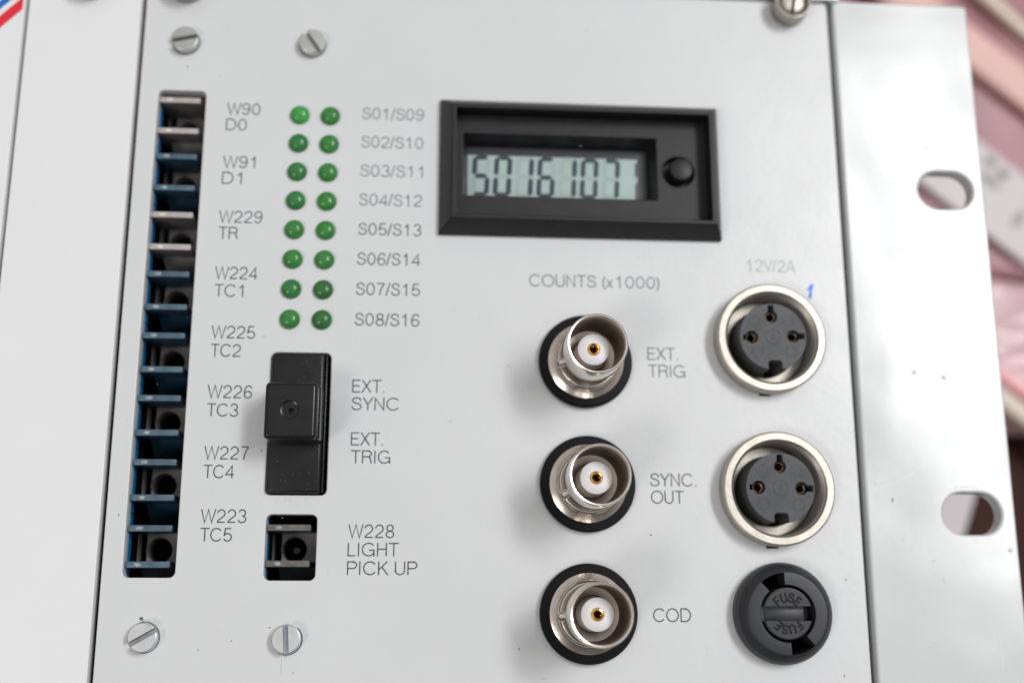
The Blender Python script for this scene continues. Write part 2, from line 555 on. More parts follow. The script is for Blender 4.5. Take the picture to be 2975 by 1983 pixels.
# card with grey marks
cd = Vector((0.772, -0.636)); cn = Vector((0.636, 0.772))
ang = math.atan2(cd.y, cd.x)
card = obj('plastic_card', plate_mesh([rrect(0, 62, 0, 21.5, 2.5)], -0.8, 0.8, 0.3), 'card', loc=(138.5, 46.5, -101.2), rotz=ang)
tag(card, 'off white plastic card with dark grey marks lying diagonally beside the rack', 'card')
for q, (x, y, rx, ry, m) in enumerate(((35.5, 18.3, 1.6, 1.1, 'hole'), (40.3, 17.6, 1.7, 1.1, 'hole'), (38.6, 13.6, 3.4, 1.6, 'grey_mark'), (51.0, 9.6, 1.4, 3.0, 'grey_mark'), (28.0, 10.5, 5.0, 2.6, 'grey_mark'))):
    obj('printed_mark', poly_bm([(x + rx * math.cos(t / 12 * math.pi), y + ry * math.sin(t / 12 * math.pi)) for t in range(24)], 0.86), m, card)
stripe = obj('pale_border', poly_bm([(1, 0.5), (58, 0.5), (58, 4.2), (1, 4.2)], 0.87), 'card', card)

paper = obj('paper_sheet', plate_mesh([rrect(-62, 0, -90, 0, 1)], -0.4, 0.4, 0.1), 'paper', loc=(169.6, -47.5, -105.5), rotz=math.radians(-22))
tag(paper, 'light grey paper sheet on the bench, seen through the lower flange slot', 'paper')

# ------------------------------------------------------------------ the card rack (flange, rails, side)
rack = empty('card_rack', (95, -38, -107))
tag(rack, 'painted steel card rack frame with slotted mounting flange and front rail', 'equipment rack')


def rp(o):                                     # keep world place under the rack
    o.parent = rack
    o.location = o.location - rack.location
    return o


def slot_outline(cx, cy, L, h, n=12):
    r = h / 2
    pts = [(cx + (L / 2 - r) + r * math.cos(math.radians(a)), cy + r * math.sin(math.radians(a))) for a in [-90 + 180 * i / n for i in range(n + 1)]]
    pts += [(cx - (L / 2 - r) + r * math.cos(math.radians(a)), cy + r * math.sin(math.radians(a))) for a in [90 + 180 * i / n for i in range(n + 1)]]
    return pts


fl = obj('mounting_flange', plate_mesh([rrect(95.5, 121.0, -105, 26.8, 0.9),
                                        slot_outline(113.95, -9.45, 9.9, 6.9), slot_outline(113.55, -66.45, 10.1, 6.9)], -3.0, 0.0, 0.45), 'flange')
rp(fl)
# worn, dirty patches, chips and lumps on the flange


for x, y, rx, ry, m, r in ((100.0, -64.3, 0.16, 0.45, 'mark', -0.3), (101.3, -70.7, 0.12, 0.45, 'smudge', -0.5), (106.2, -74.2, 0.5, 0.10, 'smudge', 0.4), (102.8, -72.2, .2, .12, 'smudge', 0),
                           (107.7, -77.4, .1, .5, 'smudge', .2), (111.0, -1.6, .15, .4, 'smudge', .1), (104.5, -88.0, .3, .1, 'smudge', .5), (101.2, -95, .1, .1, 'mark', 0)):
    obj('paint_chip', poly_bm(speck_pts(x, y, rx, ry, r), 0.02), m, fl)
for cx_, cy_, sx_, sy_, n in ((112.5, -62.3, 2.6, 0.5, 26), (114.2, -70.6, 1.8, 0.35, 12), (113.5, -5.2, 2.5, 0.4, 14), (108.2, -10, 0.5, 2.0, 12), (97.2, -50, 0.3, 3, 8), (97.3, -61, .3, 2, 8)):
    grime_and_shade = [poly_bm(speck_pts(cx_ + rnd.gauss(0, sx_) * .6, cy_ + rnd.gauss(0, sy_) * .7, rnd.uniform(.04, .16), rnd.uniform(.04, .10), rnd.uniform(0, 3), 7), 0.02 + 0.002 * q) for q in range(n)]
    obj('grime_and_shade', merge(grime_and_shade), 'smudge', fl, smooth=False)
for pts in (smooth_path([(98.2, -62.2), (100.6, -61.4), (103.5, -60.0), (105.8, -58.4)]), smooth_path([(104, -20), (107, -23.5), (108.4, -27)]),
            smooth_path([(115.8, -84), (116.4, -88), (116.2, -92)]), smooth_path([(109, -75.4), (112, -74.9), (114.6, -75.6)]), smooth_path([(99.4, 12), (103, 13.4), (108, 13.9)])):
    b_ = bmesh.new(); ribbon(b_, pts, 0.06, 0.018)
    obj('scratch', b_, 'panel2', fl, smooth=False)
for x, y in ((105.5, -42.6), (110.6, -43.4), (119.5, -72.4)):
    obj('paint_lump', lathe([(0.42, -0.01), (0.3, 0.06), (0.12, 0.11), (0, 0.115)], seg=20), 'flange', fl, loc=(x, y, 0))
rail = obj('front_rail', box(-90, 96.6, 26.35, 38, -9, 1.3, bev=0.25), 'alu'); rp(rail)
side = obj('side_plate', box(96.3, 98.3, -104.5, 26.3, -106, -3.05, bev=0.2), 'alu_raw'); rp(side)
base = obj('base_plate', box(-90, 96.2, -104.5, 26.3, -106, -103.5, bev=0.2), 'deep'); rp(base)

# ------------------------------------------------------------------ screws
def slotted_screw():
    """cheese head screw about 4.5 mm across, slot along local X"""
    o = obj('slotted_screw', lathe([(0, -1.0), (2.0, -1.0), (2.25, -0.2), (2.25, 1.35), (2.2, 1.5), (2.08, 1.57), (0, 1.6)], seg=48), ['zinc', 'slot_steel'])
    cut(o, [box(-3, 3, -0.41, 0.41, 0.45, 3)])
    for p in o.data.polygons:                  # slot faces darkened, recess shade put into the metal colour
        if abs(p.center.y) < 0.43 * S and 0.4 * S < p.center.z < 1.2 * S and math.hypot(p.center.x, p.center.y) < 2.2 * S:
            p.material_index = 1
    slot_shade = [poly_bm([(-2.1, 0.28), (2.1, 0.28), (2.1, 0.40), (-2.1, 0.40)], 0.47)]
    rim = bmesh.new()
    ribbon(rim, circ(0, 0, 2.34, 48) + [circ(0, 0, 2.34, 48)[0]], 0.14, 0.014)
    obj('grime_and_shade', merge(slot_shade + [rim]), 'mark', o, smooth=False)  # dark strip and ring paint slot-edge shade and contact shadow around the head
    return o


def captive_screw():
    col = lathe([(2.45, 0.1), (3.1, 0.0), (3.3, 0.25), (3.3, 3.2), (3.2, 3.42), (2.95, 3.5), (2.7, 3.42), (2.5, 2.9), (2.45, 2.4), (2.45, 0.2)], seg=64)
    for v in col.verts:                        # knurled sides
        r = math.hypot(v.co.x, v.co.y)
        if r > 3.2:
            a = round(math.atan2(v.co.y, v.co.x) / (2 * math.pi / 64))
            k = 1.0 if a % 2 else 0.965
            v.co.x *= k; v.co.y *= k
    o = obj('captive_screw', col, 'nickel_dull')
    h = obj('screw_head', lathe([(0, 0.5), (2.3, 0.5), (2.3, 3.0), (2.15, 3.3), (1.7, 3.5), (0.9, 3.62), (0, 3.65)], seg=48), 'nickel_dull', o)
    cut(h, [box(-4, 4, -0.33, 0.33, 1.2, 7)])
    return o


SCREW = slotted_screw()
CAPT = captive_screw()

# ------------------------------------------------------------------ neighbouring panels
blank = empty('blank_panel', (-37.8, -38, 0))
tag(blank, 'plain light grey blank panel between the striped panel and the counter module', 'panel')
o = obj('panel_plate', plate_mesh([rrect(-47.35, -28.35, -102.3, 26.15, 0.5)], -2.5, 0.0, 0.2), 'panel2', blank, loc=(37.8, 38, 0))
CAPT.parent = blank; CAPT.location = Vector((-37.0 + 37.8, 24.4 + 38, 0)) * S
CAPT.rotation_euler = (0, 0, math.radians(70))

stp = empty('striped_panel', (-58, -38, 0))
tag(stp, 'light grey panel with diagonal red and blue stripes beside the blank panel', 'panel')
o = obj('panel_plate', plate_mesh([rrect(-70, -48.0, -102.3, 26.15, 0.5)], -2.5, 0.0, 0.2), 'panel2', stp, loc=(58, 38, 0))


def stripe_pts(y_at_52, w, slope=1.07, x0=-56, x1=-48.35):
    f = lambda x: y_at_52 + (x + 52) * slope
    return [(x0, f(x0)), (x1, f(x1)), (x1, f(x1) + w), (x0, f(x0) + w)]


for nm, y, w, m in (('printed_stripe', 14.95, 2.5, 'red'), ('printed_stripe', 18.85, 1.7, 'blue'), ('printed_stripe', 21.15, 1.6, 'teal')):
    obj(nm, poly_bm([(x + 58, y_ + 38) for x, y_ in stripe_pts(y, w)], 0.03), m, stp)

# ------------------------------------------------------------------ the counter module
MOD = empty('counter_module', (33.3, -38, -2.5))
tag(MOD, 'grey counter module front panel with display, green lamps, sockets and switch', 'instrument module')


def mp_(o):
    o.parent = MOD
    o.location = o.location - MOD.location
    return o


win_strip = rrect(-24.3, -16.25, -77.15, 4.75, 0.95)
win_small = rrect(-2.6, 5.45, -77.55, -67.25, 0.95)
win_switch = rrect(-2.95, 6.75, -64.2, -40.95, 0.9)
panel = obj('front_panel', plate_mesh([rrect(-27.5, 94.4, -102.3, 26.15, 0.9), win_strip, win_small, win_switch, rrect(24.8, 71.9, -19.3, 3.5, .5),
                                      circ(80.05, -37.6, 8.3, 64), circ(80.0, -62.75, 8.3, 64), circ(80.05, -82.55, 7.2, 64)], -2.4, 0.0, 0.18), 'panel')
mp_(panel)


def on_panel(name, bm, m, label=None):
    o = obj(name, bm, m, panel, smooth=False)
    if label: o['label'] = label
    return o


wx = -12.6
Wl = [('W90', 5.45, 'D0', 3.3), ('W91', 5.2, 'D1', 3.1), ('W229', 7.0, 'TR', 3.1), ('W224', 6.85, 'TC1', 4.6), ('W225', 6.9, 'TC2', 4.75),
      ('W226', 6.95, 'TC3', 4.9), ('W227', 6.9, 'TC4', 4.8), ('W223', 6.95, 'TC5', 4.85)]
Wb = [0.63, -9.08, -18.85, -28.65, -38.74, -48.66, -58.6, -68.63]
Wb2 = [-2.28, -11.97, -21.72, -31.70, -41.82, -51.67, -61.6, -71.55]
Wx = [-12.49, -12.62, -12.74, -12.83, -12.82, -12.86, -12.80, -12.72]
for (t1, w1, t2, w2), b1, b2, x in zip(Wl, Wb, Wb2, Wx):
    on_panel('printed_legend', merge([text_bm(t1, x, b1, x + w1, 2.12), text_bm(t2, x, b2, x + w2, 2.12)]), 'ink',
             'grey lettering reading %s above %s' % (t1, t2))
for k in range(8):
    t = 'S%02d/S%02d' % (k + 1, k + 9)
    b = 0.55 - k * 5.245
    on_panel('printed_legend', text_bm(t, 10.6 - 0.018 * k, b, 21.03 - 0.01 * k, 2.12), 'ink_mid' if k < 4 else 'ink', 'grey lettering reading ' + t)
for rows, lab in (((('EXT.', 10.4, -47.42, 15.45), ('SYNC', 10.35, -50.35, 17.85)), 'EXT. SYNC beside the switch'),
                  ((('EXT.', 10.45, -56.12, 15.45), ('TRIG', 10.45, -59.03, 16.72)), 'EXT. TRIG beside the switch'),
                  ((('W228', 10.5, -70.88, 17.62), ('LIGHT', 10.5, -73.75, 18.5), ('PICK UP', 10.5, -76.66, 21.4)), 'W228 LIGHT PICK UP'),
                  ((('EXT.', 59.5, -41.17, 64.5), ('TRIG', 59.45, -44.12, 65.66)), 'EXT. TRIG beside a coaxial connector'),
                  ((('SYNC.', 59.4, -62.32, 66.85), ('OUT', 59.45, -65.15, 64.8)), 'SYNC. OUT'),
                  ((('COD', 59.3, -83.9, 65.25),), 'COD'),
                  ((('COUNTS (x1000)', 39.55, -28.8, 61.65),), 'COUNTS (x1000)')):
    on_panel('printed_legend', merge([text_bm(t, x, b, x1, 2.12) for t, x, b, x1 in rows]),
             'ink_mid' if 'COUNTS' in lab or 'beside a' in lab else 'ink', 'dark lettering reading ' + lab)
on_panel('printed_legend', text_bm('12V/2A', 77.2, -25.32, 85.6, 2.12, w=0.075), 'ink_worn', 'half worn off lettering reading 12V/2A')

# blue pen mark and small chips
on_panel('pen_mark', poly_bm([(87.75, -29.95), (88.22, -29.95), (88.42, -28.6), (88.78, -27.45), (88.35, -27.3), (87.65, -28.25), (87.55, -28.5), (88.0, -28.4)], 0.03), 'pen', 'short blue pen stroke')
for x, y, rx, ry, m in ((-20.9, -83.35, 0.28, 0.28, 'mark'), (-20.6, -83.9, .1, .35, 'mark'), (7.4, -76.4, .07, .22, 'smudge'), (-3.8, -57.1, .1, .25, 'pen'), (-4.35, -38.35, .22, .2, 'smudge'),
                        (3.0, -84.9, .12, .12, 'mark'), (-1.25, -84.7, .12, .12, 'mark'), (4.6, -85.8, .16, .1, 'smudge'), (59.2, -70.2, .14, .16, 'mark'), (67.7, -88.9, .12, .1, 'smudge'),
                        (91.2, -77.2, .14, .16, 'mark'), (36, -42.6, .5, .12, 'smudge'), (89.9, -92.3, .1, .2, 'mark'), (-11.2, -49.9, .12, .12, 'smudge'), (-14, 7.6, .15, .12, 'smudge'),
                        (-19.7, 9.2, .12, .2, 'mark'), (2.6, -91.5, .1, .1, 'mark'), (-12, -88.0, .1, .1, 'mark'), (-7.0, -86.7, .12, .1, 'mark'), (26.4, -52, .35, .1, 'smudge'),
                        (41.6, -92.5, .5, .12, 'smudge'), (37.7, -88.0, .12, .12, 'mark'), (13.7, -54.0, .12, .3, 'smudge'), (0.8, -90.6, .07, 1.2, 'smudge'), (-25.5, -67.5, .12, .12, 'mark')):
    pts = []
    for t in range(14):
        a = t / 7 * math.pi; w = 1 + 0.3 * rnd.uniform(-1, 1)
        pts.append((x + rx * w * math.cos(a), y + ry * w * math.sin(a)))
    on_panel('paint_chip', poly_bm(pts, 0.02), m)

rs = random.Random(21)
dust = []
for q in range(110):
    x, y = rs.uniform(-26, 93), rs.uniform(-92, 25)
    r_ = rs.uniform(0.03, 0.09)
    dust.append(poly_bm(speck_pts(x, y, r_, r_ * rs.uniform(.6, 1.6), rs.uniform(0, 3), 7), 0.016))
for cx_, cy_, sx_, sy_, n in ((1.8, -65.4, 2.6, .5, 22), (-4.0, -60.5, .5, 3, 9), (-25.3, -60, .3, 12, 10), (40.2, -86, .8, 4, 10), (39.5, -46, .8, 3, 8), (70.5, -70, 1.2, 2, 8)):
    for q in range(n):
        r_ = rs.uniform(0.04, 0.12)
        dust.append(poly_bm(speck_pts(cx_ + rs.gauss(0, sx_) * .7, cy_ + rs.gauss(0, sy_) * .7, r_, r_ * .7, rs.uniform(0, 3), 7), 0.018))
on_panel('grime_and_shade', merge(dust), 'smudge')

# slotted screws of the module
for k, (x, y, a, m) in enumerate(((-20.2, 13.75, 14, 'zinc_old'), (1.48, 14.05, -55, 'zinc_old'), (-20.25, -86.15, 30, 'zinc'), (1.53, -86.47, -85.5, 'zinc'))):
    s = SCREW if k == 0 else SCREW.copy()
    if k: COL.objects.link(s)
    if m == 'zinc_old' :
        if k == 0:
            old_me = SCREW.data.copy(); old_me.materials.clear(); old_me.materials.append(M['zinc_old']); old_me.materials.append(M['slot_steel']); new_me = SCREW.data
        s.data = old_me
    else:
        s.data = new_me
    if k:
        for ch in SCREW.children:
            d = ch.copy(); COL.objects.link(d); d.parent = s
    s.parent = MOD
    s.location = Vector((x, y, 0)) * S - MOD.location
    s.rotation_euler = (0, 0, math.radians(a))
    if k == 3:
        s.rotation_euler = (math.radians(1.5), math.radians(-2.0), math.radians(a))
for x, y, a in ((87.0, 24.4, 82), (-20.6, 24.4, 30)):
    c = CAPT.copy(); COL.objects.link(c); c.parent = MOD
    c.location = Vector((x, y, 0)) * S - MOD.location
    c.rotation_euler = (0, 0, math.radians(a))
    for ch in CAPT.children:
        d = ch.copy(); COL.objects.link(d); d.parent = c

# green lamps
led_me = {}
for k in ('led', 'led_bright', 'led_dark', 'led_blue'):
    prof = [(1.68, -1.0), (1.68, 0.15)] + [(1.68 * math.cos(a), 0.15 + 1.15 * math.sin(a)) for a in [math.pi / 2 * i / 12 for i in range(1, 12)]] + [(0, 1.30)]
    o = obj('indicator_lamp', lathe(prof, seg=40), k)
    led_me[k] = o.data; bpy.data.objects.remove(o)
for c in range(2):
    for r in range(8):
        kind = 'led'
        if (c, r) == (0, 0): kind = 'led_bright'
        if (c, r) in ((1, 6), (1, 7)): kind = 'led_dark'
        if (c, r) in ((0, 2), (0, 1), (0, 3), (0, 6)): kind = 'led_blue'
        o = bpy.data.objects.new('indicator_lamp', led_me[kind]); COL.objects.link(o)
        o.location = Vector(((-0.14 - 0.022 * r) if c == 0 else (5.05 - 0.012 * r), 0.84 - 5.17 * r, 0)) * S
        o.rotation_euler = (rnd.gauss(0, .045), rnd.gauss(0, .045), rnd.uniform(0, 6.28))
        mp_(o)
        o['group'] = 'green indicator lamps in two columns'
        if kind == 'led_bright': o['label'] = 'brighter green lamp beside S01/S09 in the first column'
        if (c, r) == (1, 6): o['label'] = 'darkest olive green lamp, beside S07/S15'

# ------------------------------------------------------------------ counter display
dx0, dx1, dy0, dy1 = 23.95, 72.8, -20.15, 4.35
rx0, rx1, ry0, ry1 = 26.0, 71.3, -18.25, 2.25     # top rim, z = 4
px0, px1, py0, py1 = 26.75, 70.45, -17.6, 1.55    # recess edge
ox0, ox1, oy0, oy1 = 28.0, 61.75, -13.1, -1.75    # window in the recessed face
lx0, lx1, ly0, ly1 = 28.9, 60.6, -12.3, -2.75     # glass


def ring_strip(bm, lo, hi, mi=0):
    """lo, hi: (x0,x1,y0,y1,z) rectangles -> four quads"""
    A = [bm.verts.new((x, y, lo[4])) for x, y in ((lo[0], lo[2]), (lo[1], lo[2]), (lo[1], lo[3]), (lo[0], lo[3]))]
    B = [bm.verts.new((x, y, hi[4])) for x, y in ((hi[0], hi[2]), (hi[1], hi[2]), (hi[1], hi[3]), (hi[0], hi[3]))]
    for i in range(4):
        j = (i + 1) % 4
        f = bm.faces.new((A[i], A[j], B[j], B[i])); f.material_index = mi


bm = bmesh.new()
stack = [(dx0, dx1, dy0, dy1, 0.0), (dx0, dx1, dy0, dy1, 0.7), (rx0, rx1, ry0, ry1, 4.0), (px0, px1, py0, py1, 4.0), (px0 + .1, px1 - .1, py0 + .1, py1 - .1, 0.8),
         (ox0, ox1, oy0, oy1, 0.8), (lx0, lx1, ly0, ly1, -2.9)]
for a, b in zip(stack, stack[1:]):
    ring_strip(bm, a, b)
bmesh.ops.remove_doubles(bm, verts=bm.verts, dist=1e-4)
bmesh.ops.recalc_face_normals(bm, faces=bm.faces)
sharp = [e for e in bm.edges if len(e.link_faces) == 2 and e.calc_face_angle(0) > 0.3]
bmesh.ops.bevel(bm, geom=sharp, offset=0.16, segments=2, profile=0.5, affect='EDGES')
disp = obj('counter_display', bm, 'black', fixn=False)
disp.data.set_sharp_from_angle(angle=math.radians(10))
mp_(disp)
disp['label'] = 'black bezelled digital counter reading 5016107'
# button well in the recessed face
cut(disp, [lathe([(0, -2.0), (2.95, -2.0), (2.95, 2.5), (0, 2.5)], seg=48, cx=65.55, cy=-7.85)])
obj('reset_button', lathe([(2.94, -1.6), (2.94, -1.5), (2.0, -1.5), (2.05, 1.3), (1.95, 1.5), (1.75, 1.6), (0, 1.6)], seg=48), 'black', disp, loc=(65.95, -7.55, 0))
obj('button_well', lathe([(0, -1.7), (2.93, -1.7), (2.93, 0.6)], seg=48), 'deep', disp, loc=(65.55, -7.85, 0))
sb = box(lx0 - .6, lx1 + .6, ly0 - .6, ly1 + .6, -4.2, -2.95)
obj('screen_border', sb, 'lcd_edge', disp)
gx0, gx1, gy0, gy1 = 28.95, 59.0, -12.2, -4.3
obj('screen', poly_bm([(gx0, gy0), (gx1, gy0), (gx1, gy1), (gx0, gy1)], -2.9), 'lcd', disp)
SEG = {'8': 'abcdefg', '0': 'abcdef', '1': 'bc', '5': 'afgcd', '6': 'afgedc', '7': 'abc'}


def digit_bm(ch, x, y, w, h, t, zz=-2.86):
    out = []

    def hs(cy_):                               # horizontal segment
        x0, x1 = x + t * .55, x + w - t * .55
        return [(x0, cy_), (x0 + t * .5, cy_ + t * .5), (x1 - t * .5, cy_ + t * .5), (x1, cy_), (x1 - t * .5, cy_ - t * .5), (x0 + t * .5, cy_ - t * .5)]

    def vs(cx_, ya, yb):
        return [(cx_, ya), (cx_ + t * .5, ya + t * .55), (cx_ + t * .5, yb - t * .55), (cx_, yb), (cx_ - t * .5, yb - t * .55), (cx_ - t * .5, ya + t * .55)]
    m = y + h / 2
    G = {'a': hs(y + h - t * .5), 'g': hs(m), 'd': hs(y + t * .5),
         'f': vs(x + t * .5, m + .12, y + h - t * .4), 'b': vs(x + w - t * .5, m + .12, y + h - t * .4),
         'e': vs(x + t * .5, y + t * .4, m - .12), 'c': vs(x + w - t * .5, y + t * .4, m - .12)}
    for s in SEG[ch]:
        pts = [(px_ + (py_ - m) * 0.055, py_) for px_, py_ in G[s]]
        out.append(poly_bm(pts, zz))
    return merge(out)


for k in range(7):                             # all segments, faintly
    o = obj('unlit_segments', digit_bm('8', 29.65 + k * 3.83, -12.0, 3.2, 7.75, 0.88, -2.885), 'lcd_ghost', disp, smooth=False)
for k, ch in enumerate('5016107'):
    o = obj('digit', digit_bm(ch, 29.65 + k * 3.83, -12.0, 3.2, 7.75, 0.88), 'lcd_seg', disp, smooth=False)

obj('edge_segment', merge([poly_bm([(58.55, y0), (58.95, y0 + .2), (58.95, y1 - .2), (58.62, y1)], -2.86) for y0, y1 in ((-12.0, -8.6), (-7.6, -4.9))]), 'lcd_seg', disp, smooth=False)

# ------------------------------------------------------------------ slide switch
sw = obj('slide_switch', box(-2.75, 5.75, -63.95, -41.2, -6, 1.0, bev=0.45, seg=3), 'black_gloss')
mp_(sw)
sw['label'] = 'black slide switch with square knob'
lint = []
for q in range(22):
    x, y = rnd.uniform(-2.2, 5.3), rnd.choice((rnd.uniform(-63.5, -57), rnd.uniform(-46.5, -41.6)))
    lint.append(poly_bm(speck_pts(x, y, rnd.uniform(.03, .07), rnd.uniform(.03, .12), rnd.uniform(0, 3), 6), 1.012 + .001 * (q % 5)))
obj('lint', merge(lint), 'dust', sw, smooth=False)
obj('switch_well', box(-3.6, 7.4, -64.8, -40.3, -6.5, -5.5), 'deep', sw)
obj('side_lip', box(5.95, 6.2, -63.8, -41.3, -5.4, 0.4, bev=0.1), 'black_gloss', sw)
knob = obj('knob', box(-2.6, 5.5, -56.3, -47.3, 0.7, 8.0, bev=0.75, seg=8), 'black_gloss', sw)
cut(knob, [lathe([(0, 7.6), (1.2, 7.62), (1.5, 7.75), (1.62, 8.6), (0, 8.6)], seg=48, cx=1.3, cy=-51.7),
           lathe([(0, 6.4), (0.42, 6.4), (0.5, 8.6), (0, 8.6)], seg=32, cx=1.55, cy=-51.85)])
obj('knob_skirt', box(-2.45, 5.9, -56.15, -47.45, 0.8, 6.6, bev=0.5, seg=3), 'black_gloss', sw)

# ------------------------------------------------------------------ miniature thermocouple sockets
def socket(name, x, y, white, dusty=False, label=None):
    """x, y: left end and middle; ribs 5.6 apart"""
    e = empty(name, (x, y, -2.4))
    rm = 'rib_white' if white else ('dust' if dusty else 'rib_blue')
    bmt = 'body_grey'
    face = plate_mesh([[(0.2, -2.4), (7.9, -2.4), (7.9, 2.4), (0.2, 2.4)], circ(3.75, -0.35, 2.05), rrect(0.3, 1.7, -2.35, 2.35, 0.1)], -9.5, -5.2, 0.05)
    obj('contact_plate', face, bmt, e)
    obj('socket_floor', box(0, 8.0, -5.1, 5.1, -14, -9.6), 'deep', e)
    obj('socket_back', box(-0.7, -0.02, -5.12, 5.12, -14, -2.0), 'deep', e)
    for s in (1, -1):
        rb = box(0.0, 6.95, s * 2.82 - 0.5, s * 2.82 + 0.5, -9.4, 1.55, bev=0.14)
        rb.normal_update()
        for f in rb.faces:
            if f.calc_center_median().z < 1.2: f.material_index = 1  # below the tips, shade is painted in as a darker flank colour
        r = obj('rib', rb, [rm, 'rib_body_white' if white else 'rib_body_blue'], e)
    # lower step behind the second rib, leaning away
    st = bmesh.new()
    ps = [(1.6, -3.3, -2.6), (7.9, -3.3, -2.6), (7.9, -7.05, -8.2), (1.6, -7.05, -8.2)]
    top = [st.verts.new(p) for p in ps]; bot = [st.verts.new((p[0], p[1], -9.5)) for p in ps]
    st.faces.new(top); st.faces.new(list(reversed(bot)))
    for i in range(4):
        st.faces.new((top[i], bot[i], bot[(i + 1) % 4], top[(i + 1) % 4]))
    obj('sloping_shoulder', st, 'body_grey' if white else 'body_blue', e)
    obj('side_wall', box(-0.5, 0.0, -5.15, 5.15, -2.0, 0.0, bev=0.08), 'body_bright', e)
    for s in (1, -1):
        n = 14
        obj('rib_mark', poly_bm([(1.95 + 0.55 * (1 + .2 * rnd.uniform(-1, 1)) * math.cos(2 * math.pi * t / n), s * 2.82 + 0.27 * math.sin(2 * math.pi * t / n)) for t in range(n)], 1.58),
            'rib_mark2' if white else 'rib_mark', e)
    mp_(e)
    if label: e['label'] = label
    e['group'] = 'miniature sockets behind the panel slots'
    return e


ys = [0.55, -9.75, -20.2, -30.55, -41.05, -51.45, -61.85, -72.3]
for k, (yy, (t1, _, t2, _)) in enumerate(zip(ys, Wl)):
    w = k in (0, 2)
    socket('miniature_socket', -24.3, yy, w, dusty=False, label='%s ribbed socket in the long slot beside %s %s' % ('grey white' if w else 'blue', t1, t2))
so = socket('miniature_socket', -2.55, -72.1, False, dusty=True, label='dusty blue socket in the small window beside W228')
obj('sensor_stub', lathe([(0.9, -9.5), (0.9, -6.4), (0.5, -5.9), (0, -5.85)], seg=24), 'black_gloss', so, loc=(4.1, -0.5, 0))

# ------------------------------------------------------------------ coaxial connectors
def coax():
    shell = bmesh.new()
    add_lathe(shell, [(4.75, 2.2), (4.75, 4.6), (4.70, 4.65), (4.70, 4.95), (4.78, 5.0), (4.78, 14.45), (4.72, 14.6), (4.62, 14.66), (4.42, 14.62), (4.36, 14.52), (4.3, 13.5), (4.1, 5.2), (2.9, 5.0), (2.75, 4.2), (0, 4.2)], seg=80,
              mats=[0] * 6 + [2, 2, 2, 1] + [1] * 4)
    for s in (1, -1):                          # bayonet studs
        st = bmesh.new()
        add_lathe(st, [(0, 0), (0.75, 0), (0.75, 0.85), (0.62, 1.0), (0, 1.0)], seg=24)
        a = math.radians(198)
        mtx = Matrix.Translation(Vector((s * 4.6 * math.cos(a), s * 4.6 * math.sin(a), 6.6))) @ Matrix.Rotation(a + (0 if s > 0 else math.pi), 4, 'Z') @ Matrix.Rotation(math.pi / 2, 4, 'Y')
        st.transform(mtx)
        me = bpy.data.meshes.new('m'); st.to_mesh(me); st.free(); shell.from_mesh(me); bpy.data.meshes.remove(me)
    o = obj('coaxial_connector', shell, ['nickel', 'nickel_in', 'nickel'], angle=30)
    obj('gasket', lathe([(6.2, 0.0), (7.75, 0.0), (7.85, 0.3), (7.8, 1.15), (7.55, 1.45), (6.2, 1.5)], seg=80), 'rubber', o)
    obj('flange', lathe([(6.4, 0.2), (6.4, 1.4), (6.3, 1.6), (5.4, 2.05), (5.05, 2.35), (4.88, 2.75), (4.82, 3.3), (4.3, 3.4), (4.3, 0.2)], seg=80), 'nickel_satin', o)
    obj('insulator', lathe([(2.75, 4.0), (2.68, 5.0), (2.56, 9.95), (2.5, 10.12), (2.38, 10.2), (1.02, 10.2), (1.0, 9.0)], seg=64), 'ptfe', o)
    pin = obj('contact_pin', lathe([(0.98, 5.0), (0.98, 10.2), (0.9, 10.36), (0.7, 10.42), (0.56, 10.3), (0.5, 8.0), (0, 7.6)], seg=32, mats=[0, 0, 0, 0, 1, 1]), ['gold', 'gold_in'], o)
    cut(pin, [box(-1.2, 1.2, -0.09, 0.09, 9.2, 11), box(-0.09, 0.09, -1.2, 1.2, 9.2, 11)])
    return o


cx = coax()
first = cx
for k, (x, y, a, lab) in enumerate(((48.75, -41.8, 0, 'beside EXT. TRIG'), (48.85, -62.08, 9, 'beside SYNC. OUT'), (48.72, -82.6, -14, 'beside COD'))):
    c = first if k == 0 else first.copy()
    if k:
        COL.objects.link(c)
        for ch in first.children:
            d = ch.copy(); COL.objects.link(d); d.parent = c
    c.location = Vector((x, y, 0)) * S - MOD.location
    c.rotation_euler = (0, 0, math.radians(a))
    c.parent = MOD
    c['label'] = 'nickel coaxial connector ' + lab
    c['group'] = 'coaxial connectors in a column'

